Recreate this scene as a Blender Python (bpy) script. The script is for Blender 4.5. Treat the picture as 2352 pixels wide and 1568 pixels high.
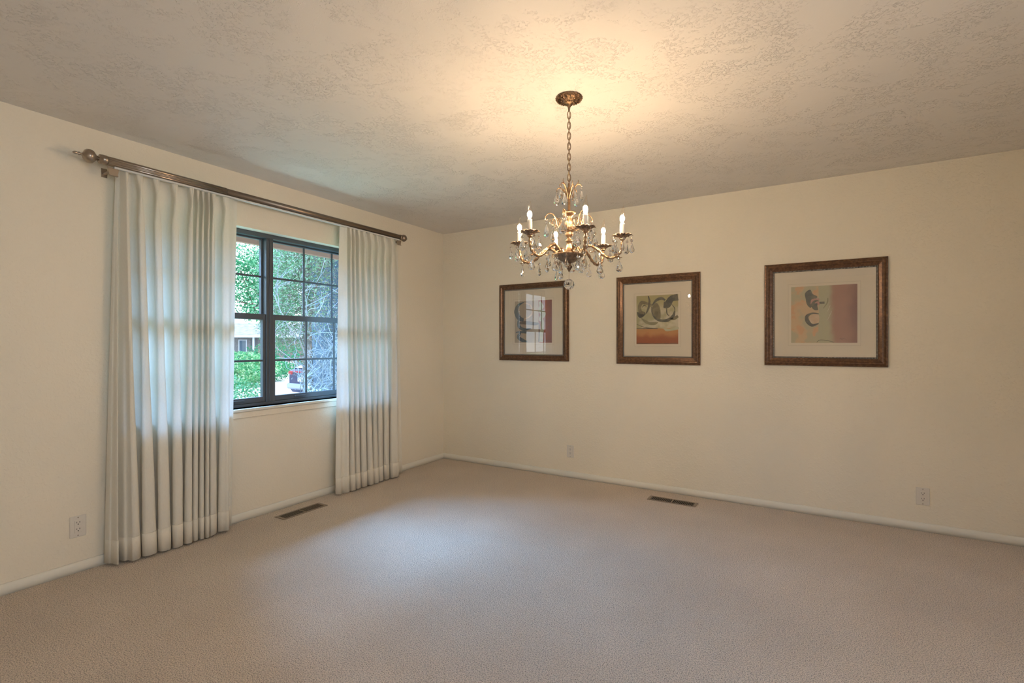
import bpy, math, random
from math import sin, cos, pi, radians
from mathutils import Vector, Matrix, noise
random.seed(7)
SC = bpy.context.scene
COL = SC.collection
for o in list(bpy.data.objects): bpy.data.objects.remove(o)

# ------------------------------------------------------------------ camera, world, light, exposure
YAW = math.atan(682/1130)
FW = Vector((-sin(YAW), cos(YAW), 0)); RT = Vector((cos(YAW), sin(YAW), 0))
CAM = Vector((3.413, 0.0, 1.24))
cd = bpy.data.cameras.new('camera'); cam = bpy.data.objects.new('camera', cd); COL.objects.link(cam)
cd.sensor_width = 36; cd.lens = 1130/2352*36; cd.shift_y = 6/2352; cd.clip_start = .05; cd.clip_end = 500
cam.location = CAM; cam.rotation_euler = (pi/2, 0, YAW)
SC.camera = cam
SC.view_settings.view_transform = 'Standard'; SC.view_settings.look = 'None'
SC.view_settings.gamma = 1; SC.view_settings.exposure = 0.0; SC.view_settings.use_curve_mapping = False

SKY_STRENGTH = 3.4
BULB = 1080.0
BULB_COL = (1.0, .735, .475)
w = bpy.data.worlds.new('sky'); SC.world = w; w.use_nodes = True
nt = w.node_tree; nt.nodes.clear()
wo = nt.nodes.new('ShaderNodeOutputWorld'); bg = nt.nodes.new('ShaderNodeBackground')
tc = nt.nodes.new('ShaderNodeTexCoord'); sx = nt.nodes.new('ShaderNodeSeparateXYZ'); rp = nt.nodes.new('ShaderNodeValToRGB')
rp.color_ramp.elements[0].position = .0; rp.color_ramp.elements[0].color = (.86, .95, 1, 1)
rp.color_ramp.elements[1].position = .7; rp.color_ramp.elements[1].color = (.34, .56, 1, 1)
nt.links.new(tc.outputs['Generated'], sx.inputs[0]); nt.links.new(sx.outputs[2], rp.inputs[0])
nt.links.new(rp.outputs[0], bg.inputs[0]); bg.inputs[1].default_value = SKY_STRENGTH
nt.links.new(bg.outputs[0], wo.inputs[0])
sd = bpy.data.lights.new('sun', 'SUN'); sd.energy = 7.0; sd.angle = radians(1); sd.color = (1, .95, .85)
so = bpy.data.objects.new('sun', sd); COL.objects.link(so); so.rotation_euler = Vector((-.62, -.28, -.95)).to_track_quat('-Z', 'Y').to_euler()
# cool fill lamp outside a window added to the unseen right wall (fill_window)
ad = bpy.data.lights.new('rear_fill_lamp', 'AREA'); ad.shape = 'RECTANGLE'; ad.size = 1.4; ad.size_y = 1.2; ad.energy = 34; ad.color = (.80, .90, 1)
ao = bpy.data.objects.new('rear_fill_lamp', ad); COL.objects.link(ao); ao.location = (5.55, -.2, 1.5); ao.rotation_euler = (0, radians(90), 0)

# added cool lamp standing in for open sky above the eave, pouring through the curtained window
kd = bpy.data.lights.new('sky_fill_lamp', 'AREA'); kd.shape = 'RECTANGLE'; kd.size = 3.2; kd.size_y = 2.4; kd.energy = 1330; kd.spread = radians(140); kd.color = (.26, .55, 1)
ko = bpy.data.objects.new('sky_fill_lamp', kd); COL.objects.link(ko); ko.location = (-3.1, 2.1, 3.75); ko.rotation_euler = Vector((4.4, 0, -2.9)).to_track_quat('-Z', 'Y').to_euler()

# added lamp imitating soft light bounced up from the sunlit yard just outside the window
yd = bpy.data.lights.new('yard_fill_lamp', 'AREA'); yd.shape = 'RECTANGLE'; yd.size = 2.6; yd.size_y = .9; yd.energy = 42; yd.color = (.62, .85, 1)
yo = bpy.data.objects.new('yard_fill_lamp', yd); COL.objects.link(yo); yo.location = (-1.15, 2.0, -.15); yo.rotation_euler = Vector((1.2, 0, 1.4)).to_track_quat('-Z', 'Y').to_euler()

# ------------------------------------------------------------------ material helpers
MATS = {}
def mat(name, col=(.8, .8, .8), rough=.5, metal=0, spec=.5, bump=None, noisecol=None, emit=None, trans=0, sheen=0, coord='Object'):
    if name in MATS: return MATS[name]
    m = bpy.data.materials.new(name); m.use_nodes = True; n = m.node_tree; b = n.nodes['Principled BSDF']
    b.inputs['Base Color'].default_value = (*col, 1); b.inputs['Roughness'].default_value = rough
    b.inputs['Metallic'].default_value = metal; b.inputs['Specular IOR Level'].default_value = spec
    if trans: b.inputs['Transmission Weight'].default_value = trans
    if sheen: b.inputs['Sheen Weight'].default_value = sheen
    t = n.nodes.new('ShaderNodeTexCoord')
    if noisecol:  # (scale, other colour, lo, hi, detail)
        sc, c2, lo, hi = noisecol[:4]
        x = n.nodes.new('ShaderNodeTexNoise'); x.inputs['Scale'].default_value = sc; x.inputs['Detail'].default_value = 4
        if len(noisecol) > 4:
            mp = n.nodes.new('ShaderNodeMapping'); mp.inputs['Scale'].default_value = noisecol[4]
            n.links.new(t.outputs[coord], mp.inputs[0]); n.links.new(mp.outputs[0], x.inputs['Vector'])
        else: n.links.new(t.outputs[coord], x.inputs['Vector'])
        r = n.nodes.new('ShaderNodeValToRGB'); r.color_ramp.elements[0].position = lo; r.color_ramp.elements[1].position = hi
        r.color_ramp.elements[0].color = (*col, 1); r.color_ramp.elements[1].color = (*c2, 1)
        n.links.new(x.outputs[0], r.inputs[0]); n.links.new(r.outputs[0], b.inputs['Base Color'])
    if bump:  # (scale, strength, distance)
        x = n.nodes.new('ShaderNodeTexNoise'); x.inputs['Scale'].default_value = bump[0]; x.inputs['Detail'].default_value = 3
        n.links.new(t.outputs[coord], x.inputs['Vector'])
        bp = n.nodes.new('ShaderNodeBump'); bp.inputs['Strength'].default_value = bump[1]; bp.inputs['Distance'].default_value = bump[2]
        n.links.new(x.outputs[0], bp.inputs['Height']); n.links.new(bp.outputs[0], b.inputs['Normal'])
    if emit: b.inputs['Emission Color'].default_value = (*emit[0], 1); b.inputs['Emission Strength'].default_value = emit[1]
    MATS[name] = m; return m

def thin_glass(name, tint=(1, 1, 1), ior=1.45):
    m = bpy.data.materials.new(name); m.use_nodes = True; n = m.node_tree; n.nodes.clear()
    o = n.nodes.new('ShaderNodeOutputMaterial'); mx = n.nodes.new('ShaderNodeMixShader'); f = n.nodes.new('ShaderNodeFresnel')
    tr = n.nodes.new('ShaderNodeBsdfTransparent'); g = n.nodes.new('ShaderNodeBsdfGlossy')
    n.nodes.remove(f); f0 = ((ior-1)/(ior+1))**2     # Schlick reflectance of a thin pane, same from both faces
    ge = n.nodes.new('ShaderNodeNewGeometry'); dt = n.nodes.new('ShaderNodeVectorMath'); dt.operation = 'DOT_PRODUCT'
    n.links.new(ge.outputs['Normal'], dt.inputs[0]); n.links.new(ge.outputs['Incoming'], dt.inputs[1])
    prev = dt.outputs['Value']
    for op, val in (('ABSOLUTE', None), ('SUBTRACT', 'rev'), ('POWER', 5), ('MULTIPLY', 1-f0), ('ADD', f0)):
        q = n.nodes.new('ShaderNodeMath'); q.operation = op
        if val == 'rev': q.inputs[0].default_value = 1; n.links.new(prev, q.inputs[1])
        else:
            n.links.new(prev, q.inputs[0])
            if val is not None: q.inputs[1].default_value = val
        prev = q.outputs[0]
    tr.inputs[0].default_value = (*tint, 1); g.inputs['Roughness'].default_value = 0.0
    n.links.new(prev, mx.inputs[0]); n.links.new(tr.outputs[0], mx.inputs[1]); n.links.new(g.outputs[0], mx.inputs[2]); n.links.new(mx.outputs[0], o.inputs[0])
    return m

def paint_mat(name, col, kind):
    m = bpy.data.materials.new(name); m.use_nodes = True; n = m.node_tree; L = n.links.new; b = n.nodes['Principled BSDF']
    b.inputs['Base Color'].default_value = (*col, 1); b.inputs['Roughness'].default_value = .62; b.inputs['Specular IOR Level'].default_value = .25
    t = n.nodes.new('ShaderNodeTexCoord')
    def nz(scale, detail=3, rough=.5, dist=0):
        x = n.nodes.new('ShaderNodeTexNoise'); x.inputs['Scale'].default_value = scale; x.inputs['Detail'].default_value = detail
        x.inputs['Roughness'].default_value = rough; x.inputs['Distortion'].default_value = dist; L(t.outputs['Object'], x.inputs['Vector']); return x.outputs[0]
    def ramp(s, a, c):
        r = n.nodes.new('ShaderNodeMapRange'); r.inputs['From Min'].default_value = a; r.inputs['From Max'].default_value = c; r.interpolation_type = 'SMOOTHSTEP'; L(s, r.inputs[0]); return r.outputs[0]
    def mul(a, c):
        r = n.nodes.new('ShaderNodeMath'); r.operation = 'MULTIPLY'; L(a, r.inputs[0])
        if isinstance(c, float): r.inputs[1].default_value = c
        else: L(c, r.inputs[1])
        return r.outputs[0]
    def add(a, c):
        r = n.nodes.new('ShaderNodeMath'); r.operation = 'ADD'; L(a, r.inputs[0]); L(c, r.inputs[1]); return r.outputs[0]
    if kind == 'ceiling':   # knock-down plaster: crusty clusters between smooth trowelled patches
        crust = mul(ramp(nz(95, 3, .6, .4), .52, .62), ramp(nz(4.5, 5, .7, 1.2), .42, .62))
        h = add(crust, mul(nz(18, 2), .12)); st, di = .85, .0032
    else:
        h = add(mul(ramp(nz(70, 3, .5, .3), .45, .7), .6), mul(nz(16, 3), .8)); st, di = .45, .0028
    bp = n.nodes.new('ShaderNodeBump'); bp.inputs['Strength'].default_value = st; bp.inputs['Distance'].default_value = di
    L(h, bp.inputs['Height']); L(bp.outputs[0], b.inputs['Normal'])
    return m

WALL = paint_mat('cream_wall_paint', (.86, .785, .645), 'wall')
CEIL = paint_mat('knockdown_ceiling_plaster', (.82, .775, .715), 'ceiling')
TRIM = mat('white_trim_paint', (.80, .77, .68), .4)
PLATE = mat('ivory_plate_plastic', (.74, .69, .61), .35)
SLOT = mat('slot_black', (.01, .01, .01), .6)
BRONZE = mat('dark_bronze_aluminium', (.10, .115, .135), .38, .35)
STEEL = mat('brushed_antique_steel', (.40, .335, .275), .28, .95)
STEEL2 = mat('antique_bronze_tube', (.27, .21, .165), .34, .9)
BRASS = mat('antique_brass', (.52, .35, .21), .30, 1, noisecol=(60, (.24, .15, .09), .4, .7), bump=(110, .5, .003))
DARKBR = mat('dark_leaf_brass', (.34, .24, .16), .38, 1, noisecol=(70, (.16, .11, .08), .4, .7))
IVORY = mat('candle_sleeve_ivory', (.86, .80, .70), .45)
VENT = mat('brown_vent_metal', (.30, .235, .175), .4, .4)
VENTD = mat('vent_duct_shade', (.006, .005, .004), .8)
GLASS = thin_glass('window_glass', (.97, .99, 1.0))
PGLASS = thin_glass('picture_glass', (1, 1, 1), 1.6)
BGLASS = thin_glass('bulb_glass', (1, .97, .93), 1.7)
CRYSTAL = bpy.data.materials.new('crystal'); CRYSTAL.use_nodes = True
_n = CRYSTAL.node_tree; _n.nodes.clear(); _o = _n.nodes.new('ShaderNodeOutputMaterial')
_g = _n.nodes.new('ShaderNodeBsdfGlass'); _g.inputs['IOR'].default_value = 1.52; _g.inputs['Roughness'].default_value = .0
_n.links.new(_g.outputs[0], _o.inputs[0])
def emis(name, col, st):
    m = bpy.data.materials.new(name); m.use_nodes = True; n = m.node_tree; n.nodes.clear(); o = n.nodes.new('ShaderNodeOutputMaterial')
    e = n.nodes.new('ShaderNodeEmission'); e.inputs[0].default_value = (*col, 1); e.inputs[1].default_value = st; n.links.new(e.outputs[0], o.inputs[0]); return m
FILAMENT = emis('lit_filament', BULB_COL, BULB)   # the only light source of the chandelier

def carpet_mat():
    m = bpy.data.materials.new('beige_cut_pile_carpet'); m.use_nodes = True; n = m.node_tree; L = n.links.new; b = n.nodes['Principled BSDF']
    b.inputs['Roughness'].default_value = .95; b.inputs['Specular IOR Level'].default_value = .1; b.inputs['Sheen Weight'].default_value = .25; b.inputs['Sheen Roughness'].default_value = .6
    t = n.nodes.new('ShaderNodeTexCoord')
    x = n.nodes.new('ShaderNodeTexNoise'); x.inputs['Scale'].default_value = 210; x.inputs['Detail'].default_value = 3; x.inputs['Roughness'].default_value = .7
    y = n.nodes.new('ShaderNodeTexNoise'); y.inputs['Scale'].default_value = 2.2; y.inputs['Detail'].default_value = 4
    v = n.nodes.new('ShaderNodeTexVoronoi'); v.inputs['Scale'].default_value = 190; v.inputs['Randomness'].default_value = 1
    for q in (x, y, v): L(t.outputs['Object'], q.inputs['Vector'])
    r = n.nodes.new('ShaderNodeValToRGB'); e = r.color_ramp.elements
    e[0].position = .36; e[0].color = (.32, .24, .175, 1); e[1].position = .54; e[1].color = (.95, .80, .655, 1)
    L(x.outputs[0], r.inputs[0])
    mx = n.nodes.new('ShaderNodeMix'); mx.data_type = 'RGBA'; mx.blend_type = 'MULTIPLY'; mx.inputs['Factor'].default_value = 1
    r2 = n.nodes.new('ShaderNodeValToRGB'); r2.color_ramp.elements[0].position = .35; r2.color_ramp.elements[0].color = (.93, .92, .91, 1); r2.color_ramp.elements[1].position = .65; r2.color_ramp.elements[1].color = (1, 1, 1, 1)
    L(y.outputs[0], r2.inputs[0]); L(r.outputs[0], mx.inputs['A']); L(r2.outputs[0], mx.inputs['B']); L(mx.outputs['Result'], b.inputs['Base Color'])
    a = n.nodes.new('ShaderNodeMath'); a.operation = 'SUBTRACT'; L(x.outputs[0], a.inputs[0]); L(v.outputs['Distance'], a.inputs[1])
    bp = n.nodes.new('ShaderNodeBump'); bp.inputs['Strength'].default_value = .9; bp.inputs['Distance'].default_value = .007
    L(a.outputs[0], bp.inputs['Height']); L(bp.outputs[0], b.inputs['Normal'])
    return m
CARPET = carpet_mat()

def cloth_mat(name, col, transl):
    m = bpy.data.materials.new(name); m.use_nodes = True; n = m.node_tree; L = n.links.new; n.nodes.clear()
    o = n.nodes.new('ShaderNodeOutputMaterial'); d = n.nodes.new('ShaderNodeBsdfDiffuse'); tr = n.nodes.new('ShaderNodeBsdfTranslucent'); mx = n.nodes.new('ShaderNodeMixShader')
    t = n.nodes.new('ShaderNodeTexCoord'); mp = n.nodes.new('ShaderNodeMapping'); mp.inputs['Scale'].default_value = (1, 1, .14)
    x = n.nodes.new('ShaderNodeTexNoise'); x.inputs['Scale'].default_value = 420; x.inputs['Detail'].default_value = 2
    mp2 = n.nodes.new('ShaderNodeMapping'); mp2.inputs['Scale'].default_value = (.14, .14, 1)
    L(t.outputs['Object'], mp.inputs[0]); L(mp.outputs[0], x.inputs['Vector'])
    r = n.nodes.new('ShaderNodeValToRGB'); r.color_ramp.elements[0].position = .3; r.color_ramp.elements[0].color = (*[c*.95 for c in col], 1); r.color_ramp.elements[1].color = (*col, 1); r.color_ramp.elements[1].position = .6
    L(x.outputs[0], r.inputs[0]); L(r.outputs[0], d.inputs[0]); tr.inputs[0].default_value = (.80, .80, .74, 1)
    bp = n.nodes.new('ShaderNodeBump'); bp.inputs['Strength'].default_value = .15; bp.inputs['Distance'].default_value = .001; L(x.outputs[0], bp.inputs['Height']); L(bp.outputs[0], d.inputs['Normal'])
    mx.inputs[0].default_value = transl; L(d.outputs[0], mx.inputs[1]); L(tr.outputs[0], mx.inputs[2]); L(mx.outputs[0], o.inputs[0])
    return m
CLOTH = cloth_mat('offwhite_drapery', (.88, .83, .72), .14)
HEM = cloth_mat('drapery_double_hem', (.88, .82, .70), .07)

# ------------------------------------------------------------------ mesh builder
class MB:
    def __init__(s): s.v = []; s.f = []; s.m = []; s.sm = []
    def add(s, vs, fs, mi=0, smooth=False):
        o = len(s.v); s.v += [tuple(v) for v in vs]
        for f in fs: s.f.append([i+o for i in f]); s.m.append(mi); s.sm.append(smooth)
        return s
    def box(s, a, b, mi=0, bev=0):
        (x0, y0, z0), (x1, y1, z1) = a, b
        x0, x1 = min(x0, x1), max(x0, x1); y0, y1 = min(y0, y1), max(y0, y1); z0, z1 = min(z0, z1), max(z0, z1)
        if not bev:
            return s.add([(x0,y0,z0),(x1,y0,z0),(x1,y1,z0),(x0,y1,z0),(x0,y0,z1),(x1,y0,z1),(x1,y1,z1),(x0,y1,z1)],
                         [(0,3,2,1),(4,5,6,7),(0,1,5,4),(1,2,6,5),(2,3,7,6),(3,0,4,7)], mi)
        # chamfered box
        e = bev; vs = []; idx = {}
        for i, X in enumerate((x0, x1)):
            for j, Y in enumerate((y0, y1)):
                for k, Z in enumerate((z0, z1)):
                    sx_, sy_, sz_ = (1, -1)[i], (1, -1)[j], (1, -1)[k]
                    for ax in range(3):
                        p = [X+sx_*e, Y+sy_*e, Z+sz_*e]; p[ax] = (X, Y, Z)[ax]; idx[i, j, k, ax] = len(vs); vs.append(p)
        fs = []
        for ax in range(3):
            for q in (0, 1):
                o_ = [c for c in range(3) if c != ax]
                loop = []
                for a_, b_ in ((0,0),(1,0),(1,1),(0,1)):
                    t = [0,0,0]; t[ax] = q; t[o_[0]] = a_; t[o_[1]] = b_; loop.append(idx[t[0],t[1],t[2],ax])
                if (q == 0) ^ (ax == 1): loop.reverse()
                fs.append(loop)
        for ax in range(3):      # edges along ax
            o_ = [c for c in range(3) if c != ax]
            for a_ in (0,1):
                for b_ in (0,1):
                    l = []
                    for q in (0,1):
                        t = [0,0,0]; t[ax] = q; t[o_[0]] = a_; t[o_[1]] = b_; l.append(tuple(t))
                    fs.append([idx[(*l[0], o_[0])], idx[(*l[1], o_[0])], idx[(*l[1], o_[1])], idx[(*l[0], o_[1])]])
        for i in (0,1):
            for j in (0,1):
                for k in (0,1): fs.append([idx[i,j,k,0], idx[i,j,k,1], idx[i,j,k,2]])
        return s.add(vs, fs, mi)
    def lathe(s, prof, c=(0,0,0), n=24, axis='Z', mi=0, smooth=True, flute=None, cap=True):
        vs = []; fs = []
        for (r, h) in prof:
            for i in range(n):
                a = 2*pi*i/n; rr = r*(1 if not flute else 1+flute[1]*cos(flute[0]*a))
                x, y = rr*cos(a), rr*sin(a)
                p = (x, y, h) if axis == 'Z' else ((x, h, y) if axis == 'Y' else (h, x, y))
                vs.append((p[0]+c[0], p[1]+c[1], p[2]+c[2]))
        for k in range(len(prof)-1):
            for i in range(n):
                j = (i+1) % n; fs.append((k*n+i, k*n+j, (k+1)*n+j, (k+1)*n+i))
        if cap:
            fs.append(tuple(range(n-1, -1, -1))); fs.append(tuple((len(prof)-1)*n+i for i in range(n)))
        return s.add(vs, fs, mi, smooth)
    def tube(s, pts, r, n=8, mi=0, smooth=True, cap=True):
        pts = [Vector(p) for p in pts]; rs = r if isinstance(r, (list, tuple)) else [r]*len(pts)
        vs = []; fs = []; up = None
        for i, p in enumerate(pts):
            d = (pts[min(i+1, len(pts)-1)] - pts[max(i-1, 0)]).normalized()
            if up is None: up = d.orthogonal().normalized()
            up = (up - d*up.dot(d)); up = up.normalized() if up.length > 1e-6 else d.orthogonal().normalized()
            q = d.cross(up)
            for k in range(n):
                a = 2*pi*k/n; vs.append(p + (up*cos(a)+q*sin(a))*rs[i])
        for i in range(len(pts)-1):
            for k in range(n):
                j = (k+1) % n; fs.append((i*n+k, i*n+j, (i+1)*n+j, (i+1)*n+k))
        if cap: fs.append(tuple(range(n-1, -1, -1))); fs.append(tuple((len(pts)-1)*n+k for k in range(n)))
        return s.add(vs, fs, mi, smooth)
    def sphere(s, c, r, n=12, m=8, mi=0, smooth=True, sc=(1,1,1)):
        vs = [(c[0], c[1], c[2]-r*sc[2])]
        for j in range(1, m):
            t = pi*j/m
            for i in range(n):
                a = 2*pi*i/n; vs.append((c[0]+r*sc[0]*sin(t)*cos(a), c[1]+r*sc[1]*sin(t)*sin(a), c[2]-r*sc[2]*cos(t)))
        vs.append((c[0], c[1], c[2]+r*sc[2])); fs = []
        for i in range(n): fs.append((0, 1+(i+1) % n, 1+i))
        for j in range(m-2):
            for i in range(n):
                k = (i+1) % n; fs.append((1+j*n+i, 1+j*n+k, 1+(j+1)*n+k, 1+(j+1)*n+i))
        T = len(vs)-1
        for i in range(n): fs.append((1+(m-2)*n+i, 1+(m-2)*n+(i+1) % n, T))
        return s.add(vs, fs, mi, smooth)
    def build(s, name, mats, parent=None, loc=(0,0,0), rot=(0,0,0), local=None):
        if local is not None: L = Vector(local); s.v = [tuple(Vector(v)-L) for v in s.v]; loc = local
        me = bpy.data.meshes.new(name); me.from_pydata(s.v, [], s.f); me.validate()
        if not isinstance(mats, (list, tuple)): mats = [mats]
        for m in mats: me.materials.append(m)
        if len(me.polygons) == len(s.f):
            me.polygons.foreach_set('material_index', s.m); me.polygons.foreach_set('use_smooth', s.sm)
        me.update(); o = bpy.data.objects.new(name, me); COL.objects.link(o)
        o.location = loc; o.rotation_euler = rot
        if parent: o.parent = parent
        return o
def tag(o, label=None, cat=None, group=None, kind=None):
    if label: o['label'] = label
    if cat: o['category'] = cat
    if group: o['group'] = group
    if kind: o['kind'] = kind
    return o
def empty(name, loc, label, cat, group=None, rz=0):
    o = bpy.data.objects.new(name, None); COL.objects.link(o); o.location = loc; o.rotation_euler = (0, 0, rz); o.empty_display_size = .1
    return tag(o, label, cat, group)
def struct(name, mb, m, label=None, parent=None): return tag(mb.build(name, m, parent), label, None, None, 'structure')
def copy_tree(o, parent=None):
    c = o.copy(); COL.objects.link(c); c.parent = parent
    for ch in [x for x in bpy.data.objects if x.parent == o]: copy_tree(ch, c)
    return c
def spline(pts, k=8):
    P = [Vector(p) for p in pts]; P = [2*P[0]-P[1]] + P + [2*P[-1]-P[-2]]; out = []
    for i in range(1, len(P)-2):
        for j in range(k):
            t = j/k; a, b, c, d = P[i-1], P[i], P[i+1], P[i+2]
            out.append(.5*((2*b)+(c-a)*t+(2*a-5*b+4*c-d)*t*t+(3*b-3*c+d-a)*t**3))
    out.append(P[-2]); return out

# ------------------------------------------------------------------ room shell
YB = 4.206; H = 2.437; XR = 5.3; YF = -2.1
WY0, WY1, WZ0, WZ1 = 1.30, 3.32, .785, 2.068
struct('floor', MB().box((-.02, YF-.1, -.12), (XR+.1, YB+.1, 0)), CARPET, 'beige cut pile carpet covering the whole room')
struct('ceiling', MB().box((-.25, YF-.2, H), (XR+.2, YB+.25, H+.2)), CEIL, 'cream knockdown plaster ceiling')
m = MB()
m.box((-.20, YF-.2, -.6), (0, WY0, H)); m.box((-.20, WY1, -.6), (0, YB+.2, H)); m.box((-.20, WY0, -.6), (0, WY1, WZ0)); m.box((-.20, WY0, WZ1), (0, WY1, H))
struct('wall_left', m, WALL, 'cream textured wall with the curtained window')
struct('wall_back', MB().box((0, YB, -.2), (XR+.2, YB+.2, H)), WALL, 'cream textured wall with three framed pictures')
m = MB(); m.box((XR, YF-.2, -.2), (XR+.2, -1.0, H)); m.box((XR, .6, -.2), (XR+.2, YB, H)); m.box((XR, -1.0, -.2), (XR+.2, .6, .85)); m.box((XR, -1.0, 2.1), (XR+.2, .6, H))
struct('wall_right', m, WALL, 'cream wall on the far right of the room')
struct('wall_front', MB().box((0, YF-.2, -.2), (XR, YF, H)), WALL, 'cream wall facing the pictures')
m = MB()
for a, b in (((-1.0, .85), (-.95, 2.1)), ((.55, .85), (.6, 2.1)), ((-1.0, .85), (.6, .9)), ((-1.0, 2.05), (.6, 2.1)), ((-.22, .85), (-.18, 2.1))):
    m.box((XR+.06, a[0], a[1]), (XR+.12, b[0], b[1]))
struct('fill_window', m, BRONZE, 'bronze-framed window added on the unseen right wall for fill light')  # invented window that lets the fill lamp into the room

def baseboard(name, p0, p1, nrm):
    # rounded-top board swept along the wall
    prof = [(0, 0), (.014, 0), (.015, .028), (.013, .040), (.009, .049), (.004, .054), (0, .055)]
    m = MB(); d = Vector(nrm); vs = []
    for P in (p0, p1):
        for (a, h) in prof: vs.append((P[0]+d.x*a, P[1]+d.y*a, h))
    n = len(prof); m.add(vs, [(i, (i+1) % n, n+(i+1) % n, n+i) for i in range(n)], 0, True)
    return struct(name, m, TRIM)
baseboard('baseboard_left', (0, YF, 0), (0, YB, 0), (1, 0)); baseboard('baseboard_back', (0, YB, 0), (XR, YB, 0), (0, -1))
baseboard('baseboard_right', (XR, YF, 0), (XR, YB, 0), (-1, 0)); baseboard('baseboard_front', (0, YF, 0), (XR, YF, 0), (0, 1))

# window_1: frame, two mulled single-hung units
win = MB(); XO, XI = -.155, -.075
def bar(m, y0, y1, z0, z1, x0=XO, x1=XI, bev=.003): return m.box((x0, y0, z0), (x1, y1, z1), 0, bev)
MUL = 2.238
bar(win, WY0, WY1, WZ1-.032, WZ1); bar(win, WY0, WY1, WZ0, WZ0+.022, XO, XI+.01); bar(win, WY0, WY0+.03, WZ0+.018, WZ1-.03); bar(win, WY1-.03, WY1, WZ0+.018, WZ1-.03)
bar(win, MUL-.028, MUL+.028, WZ0+.018, WZ1-.03)
bar(win, MUL-.006, MUL+.006, WZ0+.018, WZ1-.03, XI, XI+.006, .002)
W1 = struct('window_1', win, BRONZE, 'dark bronze window of two side-by-side gridded sashes')
ZM = 1.443
def sash(y0, y1, z0, z1, xo, xi, muntz, munty, st, rail_b, rail_t, name):
    m = MB(); bar(m, y0, y0+st, z0, z1, xo, xi, .002); bar(m, y1-st, y1, z0, z1, xo, xi, .002)
    bar(m, y0+st-.001, y1-st+.001, z0, z0+rail_b, xo, xi, .002); bar(m, y0+st-.001, y1-st+.001, z1-rail_t, z1, xo, xi, .002)
    s = m.build(name, BRONZE, W1); xm = (xo+xi)/2
    for y in munty:
        if y0+st < y < y1-st: MB().box((xm+.002, y-.0075, z0+rail_b), (xm+.012, y+.0075, z1-rail_t), 0, .002).build('muntin', BRONZE, s)
    for z in muntz: MB().box((xm+.003, y0+st, z-.0075), (xm+.014, y1-st, z+.0075), 0, .002).build('muntin', BRONZE, s)
    MB().box((xm-.003, y0+st-.004, z0+rail_b-.004), (xm, y1-st+.004, z1-rail_t+.004)).build('glass_pane', GLASS, s)
    return s
for k, (a, b) in enumerate(((WY0+.03, MUL-.028), (MUL+.028, WY1-.03))):
    my = [MUL+.33+.275*i for i in range(3)] if k else [MUL-.33-.275*i for i in range(3)]
    my2 = [y-.004 for y in my]
    sash(a, b, ZM-.02, WZ1-.032, -.150, -.122, [1.748], my, .012, .04, .012, 'upper_sash')
    lo = sash(a, b, WZ0+.022, ZM+.022, -.118, -.084, [1.117], my2, .022, .040, .042, 'lower_sash')
    c = (a+b)/2 + (.22 if k == 0 else -.28)
    MB().box((-.085, c-.05, WZ0+.040), (-.066, c+.05, WZ0+.050), 0, .002).build('lift_handle', BRONZE, lo)
# sill and apron
m = MB(); m.box((-.155, WY0, WZ0-.012), (0, WY1, WZ0)); m.box((0, WY0-.05, WZ0-.020), (.028, WY1+.05, WZ0), 0, .004)
struct('trim_1', m, TRIM, 'painted window sill below the dark window')
struct('trim_2', MB().box((0, WY0-.03, WZ0-.065), (.012, WY1+.03, WZ0-.021), 0, .003), WALL, 'flat apron board under the window sill')
# white rolled shade headrail behind the upper left glass
# ------------------------------------------------------------------ outlets
def outlet(loc, rz, label):
    e = empty('wall_outlet', loc, label, 'outlet', 'wall outlets', rz)
    # local: +Y out of wall, X across, Z up
    MB().box((-.036, 0, -.058), (.036, .0055, .058), 0, .0025).build('cover_plate', PLATE, e)
    r = MB().box((-.0165, .004, -.0335), (.0165, .0078, .0335), 0, .001).build('receptacle', PLATE, e)
    s = MB()
    for zc in (.019, -.017):
        s.box((-.0075, .0074, zc), (-.0050, .0081, zc+.0085)); s.box((.0050, .0074, zc), (.0070, .0081, zc+.0075))
        s.lathe([(.0028, .0074), (.0028, .0081)], (0, 0, zc-.0065), 10, 'Y')
    s.build('prong_slots', SLOT, r)
    for z in (.0485, -.0485): MB().lathe([(.0032, .005), (.003, .0068)], (0, 0, z), 10, 'Y').build('screw', STEEL, e)
    return e
outlet((0, 1.073, .248), -pi/2, 'pale outlet plate on the wall left of the long curtain')
outlet((1.511, YB, .242), pi, 'pale outlet plate below the leftmost picture')
outlet((4.060, YB, .230), pi, 'pale outlet plate low on the wall, right of the widest picture')

# ------------------------------------------------------------------ floor registers
def register(cx, cy, rz, label):
    e = empty('floor_vent', (cx, cy, 0), label, 'vent', 'floor vents', rz); Lh, Wh = .185, .056
    f = MB(); f.box((-Lh, -Wh, 0), (Lh, -Wh+.016, .004), 0, .0015); f.box((-Lh, Wh-.016, 0), (Lh, Wh, .004), 0, .0015)
    f.box((-Lh, -Wh+.015, 0), (-Lh+.022, Wh-.015, .005), 0, .0015); f.box((Lh-.022, -Wh+.015, 0), (Lh, Wh-.015, .005), 0, .0015); f.box((-.006, -Wh+.015, 0), (.006, Wh-.015, .005), 0, .0015)
    f.build('frame', VENT, e)
    MB().box((-Lh+.01, -Wh+.01, .0002), (Lh-.01, Wh-.01, .0010)).build('duct_shade_sheet', VENTD, e)  # near-black sheet stands in for the shade inside the duct
    l = MB()
    for i in range(26):
        x = -Lh+.022 + (2*Lh-.044)*(i+.5)/26
        if abs(x) < .008: continue
        l.box((x-.0011, -Wh+.015, .001), (x+.0011, Wh-.015, .0036))
    tag(l.build('louvers', VENT, e), None)
register(.191, 2.322, pi/2, 'brown metal floor vent in the carpet below the window')
register(2.490, 3.974, 0, 'brown metal floor vent in the carpet below the middle picture')

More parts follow.
